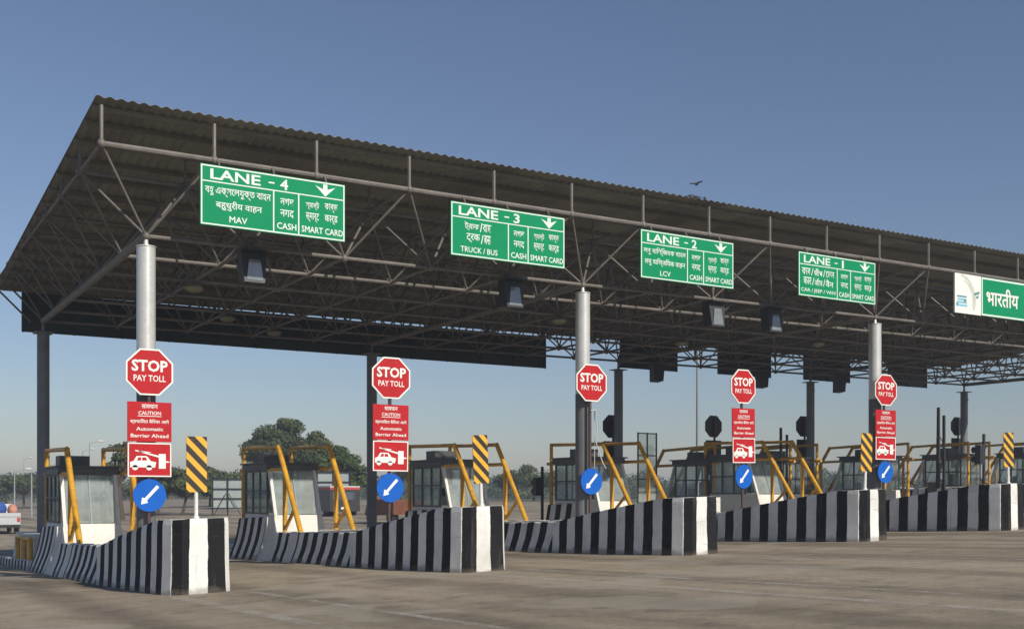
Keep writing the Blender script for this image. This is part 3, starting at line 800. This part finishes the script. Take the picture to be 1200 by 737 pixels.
# ------------------------------------------------------------------ stop sign posts
def oct_pts(r, cz): return [(r * math.cos(R(22.5 + 45 * i)), cz + r * math.sin(R(22.5 + 45 * i))) for i in range(8)]
def make_post(loc, boards, label, grp):
    t = thing('stop_sign_post', loc, label, 'sign post', grp)
    m = MB(); m.tube((0, .07, -.05), (0, .07, 4.3), .038, n=12); m.build('post', 'post_dark', t, True)
    r = .44 / math.cos(R(22.5))
    m = MB(); m.prism_xz(oct_pts(r, 3.98), -.004, .02, 0); m.prism_xz(oct_pts(r * .93, 3.98), -.0075, -.0042, 1); st = m.build('stop_plate', ['sign_white', 'red_sign'], t)
    word(st, 'sign_white', 'STOP', -.335, .335, 3.985, 4.205, -.0105, bold=.03); word(st, 'sign_white', 'PAY TOLL', -.30, .30, 3.80, 3.92, -.0105, bold=.016)
    if boards:
        m = MB(); m.bb((-.41, 0, 2.66), (.41, .02, 3.41)); bd = m.build('caution_board', 'red_sign', t)
        m = MB()
        word(bd, 'sign_white', 'सावधान', -.15, .15, 3.285, 3.365, -.004, bold=.012)
        word(bd, 'sign_white', 'CAUTION', -.21, .21, 3.165, 3.235, -.004, bold=.016); m.bb((-.22, -.0045, 3.135), (.22, -.003, 3.147))
        word(bd, 'sign_white', 'स्वचािलत बैिरयर आगे', -.36, .36, 2.985, 3.085, -.004, bold=.014)
        word(bd, 'sign_white', 'Automatic', -.25, .25, 2.865, 2.935, -.004, bold=.014)
        word(bd, 'sign_white', 'Barrier Ahead', -.35, .35, 2.735, 2.805, -.004, bold=.014)
        m.build('underline', 'sign_white', bd, fixn=False)
        m = MB(); m.bb((-.41, 0, 1.99), (.41, .02, 2.64)); pb = m.build('barrier_board', 'red_sign', t)
        m = MB(); frame_border(m, -.405, .405, 1.995, 2.635, .022, -.001, 0)
        def pl(pts): m.poly([(p[0], -.004, p[1]) for p in pts])
        pl([(-.36, 2.17), (.10, 2.17), (.12, 2.27), (.02, 2.29), (-.03, 2.36), (-.06, 2.385), (-.24, 2.385), (-.30, 2.29), (-.36, 2.27)])
        for cx_ in (-.27, -.01): pl([(cx_ + .055 * math.cos(a * math.pi / 6), 2.165 + .05 * math.sin(a * math.pi / 6)) for a in range(12)])
        pl([(.17, 2.15), (.30, 2.15), (.30, 2.43), (.17, 2.43)]); pl([(.30, 2.26), (.37, 2.27), (.37, 2.285), (.30, 2.30)])
        pl([(-.27, 2.48), (.17, 2.36), (.17, 2.395), (-.265, 2.50)]); pl([(-.20, 2.455), (.02, 2.45), (.02, 2.46), (-.20, 2.485)])
        m.build('pictogram', 'sign_white', pb, fixn=False)
        m = MB(); m.poly([(-.24, -.0055, 2.30), (-.16, -.0055, 2.30), (-.16, -.0055, 2.36), (-.21, -.0055, 2.36)]); m.poly([(-.14, -.0055, 2.30), (-.05, -.0055, 2.30), (-.07, -.0055, 2.36), (-.14, -.0055, 2.36)]); m.build('pictogram_window', 'red_sign', pb, fixn=False)
    m = MB(); n = 28
    m.prism_xz([(.31 * math.cos(2 * math.pi * i / n), 1.64 + .31 * math.sin(2 * math.pi * i / n)) for i in range(n)], 0, .02); dk = m.build('direction_disc', 'blue_sign', t)
    m = MB(); A = Vector((.155, 1.64 + .175)); B = Vector((-.16, 1.64 - .17)); dd = (B - A).normalized(); nn = Vector((-dd.y, dd.x)); c_ = B - dd * .13
    pts = [A + nn * .032, c_ + nn * .028, c_ + nn * .06 - dd * .0, B, c_ - nn * .06, c_ - nn * .028, A - nn * .032]
    pts[2] = c_ + nn * .075 + dd * .02; pts[4] = c_ - nn * .075 + dd * .02
    m.poly([(p.x, -.004, p.y) for p in pts]); m.build('arrow', 'sign_white', dk, fixn=False)
    return t
SY = 21.72; G5 = 'stop and pay toll sign posts on the near islands'
sp0 = None
for k in (0, 1, 3, 4):
    x = CX(k) - {0: .02, 1: .14, 3: .25}.get(k, 0); loc = (x, SY, zg(x, SY))
    lb = 'red STOP PAY TOLL post with caution boards, island ' + where[k]
    if sp0 is None: sp0 = make_post(loc, True, lb, G5)
    else:
        q = dup(sp0, loc, lb); q.rotation_euler = (0, R({1: .5, 3: -.7, 4: .4}[k]), R({1: -2, 3: 2.5, 4: -1.5}[k]))
loc = (CX(2), SY, zg(CX(2), SY))
t = make_post(loc, False, 'STOP PAY TOLL post with bent bracket, no caution boards, island ' + where[2], G5)
m = MB(); m.chain([Vector((-.03, 0, 3.32)), Vector((.12, 0, 3.34)), Vector((.16, 0, 2.85)), Vector((.13, 0, 2.55)), Vector((.32, 0, 2.1)), Vector((.42, 0, 1.95))], .014, n=6); m.tube((.12, .05, 3.34), (.12, .05, 1.95), .010); m.tube((-.03, .1, 3.3), (-.03, .1, 2.0), .012)
m.build('bent_bracket', 'column_silver', t)
# reverse side posts: only the backs show
def make_back(loc, label, grp):
    t = thing('octagon_sign_post', loc, label, 'sign post', grp)
    m = MB(); m.tube((0, -.07, -.05), (0, -.07, 4.3), .045, n=10); m.build('post', 'post_dark', t, True)
    r = .44 / math.cos(R(22.5)); m = MB(); m.prism_xz(oct_pts(r, 3.98), -.02, .004); m.build('stop_plate', 'black', t)
    m = MB(); m.bb((-.41, -.02, 1.99), (.41, 0, 3.41)); m.build('caution_board', 'black', t)
    return t
G6 = 'backs of the opposite direction stop signs'; mkb = None; nm = ['behind the lane three column', 'between lanes two and one', 'beside a rear column right of the fourth octagon', 'hidden behind the lane one column', 'beside the last rear column at the right']
for k in (4, 5, 6, 8):
    x = CX(k); y = 34.8; loc = (x, y, zg(x, y)); lb = 'dark back of an octagonal sign ' + nm[k - 4]
    if mkb is None: mkb = make_back(loc, lb, G6)
    else: dup(mkb, loc, lb)

# ------------------------------------------------------------------ hazard markers on the noses
def make_marker(loc, rz, tilt, label):
    t = thing('hazard_marker', loc, label, 'hazard marker', 'yellow and black striped markers on island noses', rz)
    t.rotation_euler = (0, tilt, rz)
    m = MB(); m.tube((0, .03, -.08), (0, .03, .5), .032, n=10); m.tube((0, .03, -.02), (0, .03, .04), .05, n=10); m.build('post', 'white', t, True)
    w, z0, z1 = .165, .42, 1.30
    m = MB(); m.bb((-w, 0, z0), (w, .015, z1)); pl = m.build('panel', 'marker_yellow', t)
    m = MB(); s = .24; zz = z0 - .4
    while zz < z1 + .4:            # diagonal bars falling to the right, clipped to the panel
        lo = [(-w, zz + .33), (w, zz)]; hi = [(w, zz + s * .5), (-w, zz + .33 + s * .5)]
        poly = lo + hi
        def clip(poly, zc, keep_above):
            out = []
            for i in range(len(poly)):
                a, b = poly[i], poly[(i + 1) % len(poly)]
                ia = (a[1] >= zc) if keep_above else (a[1] <= zc); ib = (b[1] >= zc) if keep_above else (b[1] <= zc)
                if ia: out.append(a)
                if ia != ib:
                    f = (zc - a[1]) / (b[1] - a[1]); out.append((a[0] + (b[0] - a[0]) * f, zc))
            return out
        poly = clip(poly, z0, True); poly = clip(poly, z1, False) if poly else poly
        if len(poly) > 2: m.poly([(p[0], -.003, p[1]) for p in poly])
        zz += s
    m.build('stripes', 'marker_black', pl, fixn=False)
    return t
for k, dx, rz, tl in ((0, -.24, .05, 0.0), (1, -.15, .10, -.05), (3, -.26, -.1, .03), (4, -.10, -.15, -.02)):
    x = CX(k) + dx; y = NOSE_Y + .32
    make_marker((x, y, zg(x, y) + 1.17), rz, tl, 'yellow and black striped marker board on the island nose ' + where[k])

# ------------------------------------------------------------------ lane equipment at the rear
def boom(x, y, h, lean, label):
    t = thing('boom_barrier', (x, y, zg(x, y)), label, 'boom barrier', 'raised boom barriers')
    m = MB(); m.bb((-.17, -.17, .1), (.17, .17, 1.25)); m.bb((-.2, -.2, 1.251), (.2, .2, 1.30)); m.build('cabinet', 'booth_dark', t)
    m = MB(); m.hexa([(-.20, -.30, 1.1), (-.12, -.30, 1.1), (-.12, -.18, 1.1), (-.20, -.18, 1.1), (-.19 + lean, -.28, h), (-.13 + lean, -.28, h), (-.13 + lean, -.2, h), (-.19 + lean, -.2, h)]); m.build('boom', 'marker_black', t)
    m = MB(); m.bb((.10, -.28, .6), (.16, -.20, h - .25)); m.chain([Vector((-.1, -.24, h - .9)), Vector((.05, -.24, h - 1.1)), Vector((.2, -.24, h - 2.0))], .015, n=6); m.build('rest_rod', 'black', t)
boom(30.75, 24.0, 3.72, .02, 'raised dark boom barrier right of the lane one stop sign'); boom(29.95, 30.2, 3.55, -.02, 'raised dark boom barrier behind the median booth')
def signal(x, y, h, label, post=True):
    t = thing('traffic_signal', (x, y, zg(x, y)), label, 'traffic signal', 'dark traffic signals')
    m = MB(); m.tube((0, 0, 0), (0, 0, h), .05, n=10); m.build('post', 'black', t, True)
    m = MB(); m.bb((-.30, -.09, h - .95), (-.05, .10, h - .35))
    for q in (.5, .8): m.tube((-.175, .1, h - q), (-.175, .26, h - q), .09, .1, n=12)
    m.build('signal_head', 'black', t)
signal(30.9, 22.3, 2.75, 'dark traffic signal on a post near the right edge'); signal(19.95, 30.9, 2.35, 'small dark signal left of the lane three column')
t = thing('glass_screen', (24.75, 32, zg(24.75, 32)), 'tall dark framed glass screen right of the lane three column', 'screen')
m = MB()
for a in (0, .42, .84): m.bb((a, 0, 0), (a + .045, .04, 3.55))
for z in (.2, 1.0, 1.85, 2.7, 3.5): m.bb((.046, .002, z), (.419, .038, z + .04)); m.bb((.466, .002, z), (.839, .038, z + .04))
m.build('frame', 'booth_dark', t)
m = MB(); m.poly([(.05, .02, .2), (.84, .02, .2), (.84, .02, 3.5), (.05, .02, 3.5)]); m.build('pane', 'glass', t, fixn=False)
# tall lamp mast behind
def street_lamp(x, y, h, arm, label, name='street_lamp', grp='street lamps along the far road', r=.09, rz=0, tw=False):
    t = thing(name, (x, y, zg(x, y)), label, 'street lamp', grp, rz)
    m = MB(); m.tube((0, 0, -.1), (0, 0, h), r, r * .55, n=10); m.build('pole', 'lamp_pole', t, True)
    for s in ((-1, 1) if tw else (1,)):
        m = MB(); m.tube((0, 0, h - .1), (s * arm, 0, h + .25), r * .45, n=8); ar = m.build('arm', 'lamp_pole', t, True)
        m = MB(); m.ball((s * (arm + .3), 0, h + .27), .42, 6, 10, sc=(1, .45, .28)); m.build('lamp_head', 'white', ar, True)
street_lamp(39.6, 46, 9.3, 1.2, 'tall grey lamp mast seen under the canopy between lanes two and one', name='lamp_mast', grp=None, r=.11)

# ------------------------------------------------------------------ vehicles
def wheel(mb_, x, y, r=.33, w=.2):
    mb_.tube((x - w / 2, y, r), (x + w / 2, y, r), r, n=18)
def pickup(loc, rz):
    t = thing('pickup_truck', loc, 'white pickup truck on the road at the far left edge', 'pickup truck', None, rz)
    m = MB(); m.hexa([(-.82, -2.3, .35), (.82, -2.3, .35), (.82, 2.3, .35), (-.82, 2.3, .35), (-.84, -2.3, .95), (.84, -2.3, .95), (.82, 2.3, .90), (-.82, 2.3, .90)]); m.bb((-.84, -2.34, .952), (.84, -2.26, 1.15)); m.build('body', 'car_white', t)
    m = MB(); m.hexa([(-.8, -.3, .951), (.8, -.3, .951), (.8, 1.5, .94), (-.8, 1.5, .94), (-.68, -.2, 1.62), (.68, -.2, 1.62), (.68, .8, 1.62), (-.68, .8, 1.62)]); cb = m.build('cab', 'car_white', t)
    m = MB(); m.poly([(-.66, -.285, 1.05), (.66, -.285, 1.05), (.62, -.215, 1.5), (-.62, -.215, 1.5)]); m.build('rear_window', 'car_glass', cb, fixn=False)
    m = MB(); m.bb((-.8, -2.45, .35), (.8, -2.36, .52)); m.build('bumper', 'tyre', t)
    for sx in (-.74, .74):
        for sy in (-1.5, 1.5):
            m = MB(); wheel(m, sx, sy); w = m.build('wheel', 'tyre', t, True); m = MB(); m.tube((sx * 1.0 + (.105 if sx > 0 else -.105), sy, .33), (sx + (.115 if sx > 0 else -.115), sy, .33), .18, n=12); m.build('rim', 'tin', w, True)
    for sx in (-.74, .74): m = MB(); m.bb((sx - .07, -2.36, .7), (sx + .07, -2.31, .9)); m.build('tail_light', 'red_paint', t)
    return t
def cam_xy(px, D):
    q = (px - 600) / 1310 * D
    return (.8545 * q + .5195 * D, -.5195 * q + .8545 * D)
x, y = cam_xy(-2, 62); pickup((x, y, zg(x, y)), 0.0)
for dx, dz, s, mt, lb, nm_ in ((-.25, 1.0, (.95, .9, .86), 'blue_cloth', 'blue bundle loaded on the white pickup', 'cargo_bundle'), (.52, 1.0, (.5, .8, .7), 'pink_cloth', 'salmon pink bundle loaded on the white pickup', 'cargo_bundle')):
    m = MB(); m.ball((0, 0, s[2] / 2), .5, 8, 14, sc=(s[0] * 1.05, s[1], s[2])); o = m.build(nm_, mt, None, True)
    o.location = (x + dx * math.cos(0) - (-1.6) * math.sin(0), y + dx * math.sin(0) + (-1.6) * math.cos(0), zg(x, y) + .93); tag(o, lb, 'bundle')
x, y = cam_xy(386, 78); t = thing('bus', (x, y, zg(x, y)), 'dark bus with red and white roof band behind the second booth', 'bus')
m = MB(); m.hexa([(-1.1, -2.8, .3), (1.1, -2.8, .3), (1.1, 2.8, .3), (-1.1, 2.8, .3), (-1.06, -2.75, 1.78), (1.06, -2.75, 1.78), (1.06, 2.75, 1.78), (-1.06, 2.75, 1.78)]); m.build('body', 'car_dark', t)
m = MB(); m.bb((-1.08, -2.78, 1.781), (1.08, 2.78, 1.93), 0); m.bb((-1.09, -2.80, 1.931), (1.09, 2.80, 2.03), 1); m.build('roof_band', ['red_paint', 'car_white'], t)
m = MB(); m.bb((-.3, -2.83, .45), (.3, -2.81, .6)); m.build('number_plate', 'sign_white', t)
for sx in (-.95, .95):
    for sy in (-1.9, 1.9): m = MB(); wheel(m, sx, sy, .42, .26); m.build('wheel', 'tyre', t, True)
m = MB(); m.poly([(-.9, -2.792, 1.1), (.9, -2.792, 1.1), (.88, -2.768, 1.6), (-.88, -2.768, 1.6)]); m.build('rear_window', 'car_glass', t, fixn=False)
x, y = cam_xy(462, 60); t = thing('tipper_truck', (x, y, zg(x, y)), 'rusty brown truck body seen behind the second island', 'truck')
m = MB(); m.hexa([(-.8, -1.6, .5), (.8, -1.6, .5), (.8, 1.0, .5), (-.8, 1.0, .5), (-.85, -1.7, 1.3), (.85, -1.7, 1.3), (.85, 1.0, 1.3), (-.85, 1.0, 1.3)]); m.build('load_box', 'brown_paint', t)
m = MB(); m.hexa([(-.75, 1.05, .45), (.75, 1.05, .45), (.75, 2.2, .45), (-.75, 2.2, .45), (-.7, 1.05, 1.5), (.7, 1.05, 1.5), (.68, 1.9, 1.5), (-.68, 1.9, 1.5)]); m.build('cab', 'brown_paint', t)
for sx in (-.7, .7):
    for sy in (-1.1, 1.5): m = MB(); wheel(m, sx, sy, .36, .22); m.build('wheel', 'tyre', t, True)

# ------------------------------------------------------------------ roadside boards (backs)
def roadside_board(px, D, w, h, zbm, cols, rws, label):
    x, y = cam_xy(px, D); g = zg(x, y)
    t = thing('roadside_board', (x, y, g), label, 'signboard', 'pale board backs with dark frames beyond the plaza', -YAW)
    m = MB(); m.bb((-w / 2, 0, zbm), (w / 2, .04, zbm + h)); m.build('panel', 'tin', t)
    m = MB()
    for i in range(cols + 1):
        xx = -w / 2 + w * i / cols; m.bb((xx - .05, -.08, 0), (xx + .05, -.002, zbm + h + .15))
    for j in range(rws + 1):
        zz = zbm + h * j / rws; m.bb((-w / 2 - .1, -.12, zz - .035), (w / 2 + .1, -.082, zz + .035))
    for s in (-1, 1): m.tube((s * w * .05, -.15, zbm + h * .5), (s * w * .45, -.15, .0), .03)
    m.build('frame', 'black', t)
roadside_board(267, 85, 2.3, 2.2, .55, 2, 3, 'pale two column board back left of the second booth')
roadside_board(391, 85, 2.5, 2.2, .85, 2, 3, 'pale board back just right of the second booth')
i = 0
for px, D, h in ((97, 150, 7.4), (105, 130, 7.6), (28, 210, 8.2), (17, 110, 4.2), (37, 95, 3.9), (60, 190, 6.5)):
    x, y = cam_xy(px, D)
    street_lamp(x, y, h, 1.2, ['distant street lamp just right of the left rear column', 'taller distant street lamp right of the left rear column', 'faint distant street lamp above the far left trees', 'short pale post lamp above the pickup', 'pale post lamp right of the pickup', 'distant street lamp behind the left rear column'][i], rz=.4); i += 1

# ------------------------------------------------------------------ trees
def rand_unit(rng):
    while True:
        v = Vector((rng.uniform(-1, 1), rng.uniform(-1, 1), rng.uniform(-1, 1)))
        if .05 < v.length < 1: return v.normalized()
def leaves(mb, lumps, n, size, rng, mats=2):
    tot = sum(l[1] ** 2 for l in lumps)
    for c, r, fl in lumps:
        for _ in range(int(n * r * r / tot)):
            d = rand_unit(rng); rr = r * (rng.random() ** .38) * rng.uniform(.85, 1.12)
            p = Vector(c) + Vector((d.x * rr, d.y * rr, d.z * rr * fl))
            nrm = (d + rand_unit(rng) * .8).normalized(); u = nrm.cross(rand_unit(rng))
            if u.length < .01: continue
            u.normalize(); w = nrm.cross(u); s = size * rng.uniform(.6, 1.4)
            b = len(mb.v); mb.v += [tuple(p + u * s), tuple(p + w * s * .6), tuple(p - u * s), tuple(p - w * s * .6)]
            mb.face((b, b + 1, b + 2, b + 3), rng.randrange(mats))
def make_tree(px, D, h, cr, seed, label, cat_group, leafn=9000, size=.22, mats=('leaf', 'leaf_olive'), flat=.65, skew=0.0, name='broadleaf_tree', lumpn=24):
    rng = random.Random(seed); x, y = cam_xy(px, D)
    t = thing(name, (x, y, zg(x, y)), label, 'tree', cat_group)
    tr = MB(); top = h * .55
    p = Vector((0, 0, -.2)); q = Vector((rng.uniform(-.3, .3), rng.uniform(-.3, .3), h * .35)); tr.tube(p, q, h * .035, h * .026, n=9)
    lumps = []
    n = lumpn
    for i in range(n):
        a = rng.uniform(0, 2 * math.pi); rr = cr * math.sqrt(rng.random()) * .85
        zz = h * (.46 + .46 * (1 - (rr / cr) ** 1.6) * rng.uniform(.5, 1.0))
        c = Vector((math.cos(a) * rr + skew * (zz - h * .5), math.sin(a) * rr, zz)); r = cr * rng.uniform(.16, .32)
        lumps.append((c, r, flat)); tr.tube(q, q.lerp(c, .55) + Vector((0, 0, .1 * h * rng.random())), h * .012, h * .008, n=6); tr.tube(q.lerp(c, .5), c, h * .008, h * .003, n=5)
    tr.build('trunk', 'bark', t, True)
    m = MB(); leaves(m, lumps, leafn, size, rng, len(mats)); m.build('crown', list(mats), t, fixn=False)
    return t
GT = 'trees beyond the plaza'
make_tree(339, 105, 9.1, 4.3, 11, 'large dark spreading tree behind the second booth', GT, 36000, .12, lumpn=50)
make_tree(390, 98, 6.3, 2.9, 12, 'lighter green small tree right of the large dark tree', GT, 9000, .12, ('leaf_light', 'leaf'))
make_tree(408, 100, 4.0, 2.4, 13, 'low bright green tree against the second rear column', GT, 6000, .15, ('leaf_light', 'leaf'))
make_tree(143, 80, 6.9, 1.5, 14, 'thin small tree peeking over the first booth', GT, 1500, .12, ('leaf', 'leaf_olive'))
make_tree(213, 90, 3.9, 3.0, 15, 'bushy green tree between the first sign post and marker board', GT, 6000, .16, ('leaf', 'leaf_olive'))
make_tree(186, 96, 3.4, 2.5, 16, 'low round tree behind the blue arrow disc of the first post', GT, 5000, .16)
make_tree(28, 140, 4.6, 3.4, 17, 'dark tree behind the pickup at the far left', GT, 5000, .2)
make_tree(8, 170, 4.6, 4.0, 18, 'dark round tree cut by the left edge', GT, 4000, .2)
make_tree(52, 150, 4.0, 4.0, 21, 'dark low tree left of the first booth', GT, 4000, .2)
make_tree(246, 120, 4.6, 4.0, 19, 'mid green tree left of the pale two column board', GT, 5000, .2)
make_tree(490, 130, 4.6, 4.6, 20, 'mid green tree just left of the third booth', GT, 5000, .2)
make_tree(625, 140, 4.4, 4.8, 22, 'mid green tree left of the lane three column', GT, 5000, .2, ('leaf_light', 'leaf_olive'))
rng = random.Random(44); m = MB(); lumps = []
for i in range(520):
    px = -30 + 1290 * i / 520 + rng.uniform(-4, 4); D = rng.uniform(190, 330); x, y = cam_xy(px, D); g = zg(x, y)
    hh = (3.3 + 1.3 * math.sin(px * .021) + .9 * math.sin(px * .067 + 1) + rng.uniform(-1, 1.0)) * D / 250 * 1.12
    lumps.append(((x, y, g + hh * .85), rng.uniform(2.0, 3.4), .7)); lumps.append(((x + rng.uniform(-2, 2), y, g + hh * .35), rng.uniform(2.2, 3.4), .8))
leaves(m, lumps, 110000, .30, rng, 3)
o = m.build('treeline', ['leaf', 'leaf_olive', 'leaf_light'], None, fixn=False); tag(o, 'far dark green belt of trees along the horizon', 'treeline', None, 'stuff')

# ------------------------------------------------------------------ birds on the roof edge
def bird(x, y, z, fly, label, rz=0):
    t = thing('bird', (x, y, z), label, 'bird', 'birds at the roof edge', rz); t.scale = (.62, .62, .62)
    m = MB(); m.ball((0, 0, .07), .075, 7, 10, sc=(1.5, .8, .8)); m.ball((.11, 0, .13), .036, 6, 8); m.tube((.14, 0, .13), (.18, 0, .125), .01, .002, n=5)
    m.hexa([(-.24, -.03, .04), (-.08, -.04, .06), (-.08, .04, .06), (-.24, .03, .04), (-.24, -.03, .05), (-.08, -.04, .09), (-.08, .04, .09), (-.24, .03, .05)])
    if fly:
        for s in (-1, 1): m.hexa([(-.06, s * .04, .09), (.08, s * .04, .09), (.02, s * .3, .13), (-.06, s * .28, .13), (-.06, s * .04, .105), (.08, s * .04, .105), (.02, s * .3, .14), (-.06, s * .28, .14)])
    m.build('body', 'pigeon', t, True)
ry = RY0 + .03
def edge_x(px):       # x on the roof's front edge seen in image column px
    q = (px - 600) / 1310; D = ry / (.8545 - .5195 * q); return D * (.5195 + .8545 * q)
bird(edge_x(812), ry + .1, zroof(edge_x(812), ry) + .045, False, 'grey bird perched on the roof edge, left one', .4)
bird(edge_x(819), ry + .1, zroof(edge_x(819), ry) + .045, False, 'grey bird perched on the roof edge, middle one', 2.6)
bird(edge_x(829), ry + .1, zroof(edge_x(829), ry) + .045, False, 'grey bird perched on the roof edge, right one', .9)
bird(edge_x(816), ry, zroof(edge_x(816), ry) + .33, True, 'small dark bird flying just above the roof edge', .3)

# ------------------------------------------------------------------ haze
m = MB(); m.bb((-2600, -700, -3.2), (3100, 4600, 12.4)); hz = m.build('haze', [], None); tag(hz, kind='stuff')
hm = bpy.data.materials.new('haze'); hm.use_nodes = True; t = hm.node_tree
for n in list(t.nodes): t.nodes.remove(n)
o = N(t, "ShaderNodeOutputMaterial"); pv = N(t, "ShaderNodeVolumePrincipled")
pv.inputs['Color'].default_value = (0.70, 0.77, 0.92, 1); pv.inputs['Density'].default_value = 0.0014; pv.inputs['Anisotropy'].default_value = 0.1
t.links.new(pv.outputs[0], o.inputs['Volume']); hz.data.materials.append(hm)
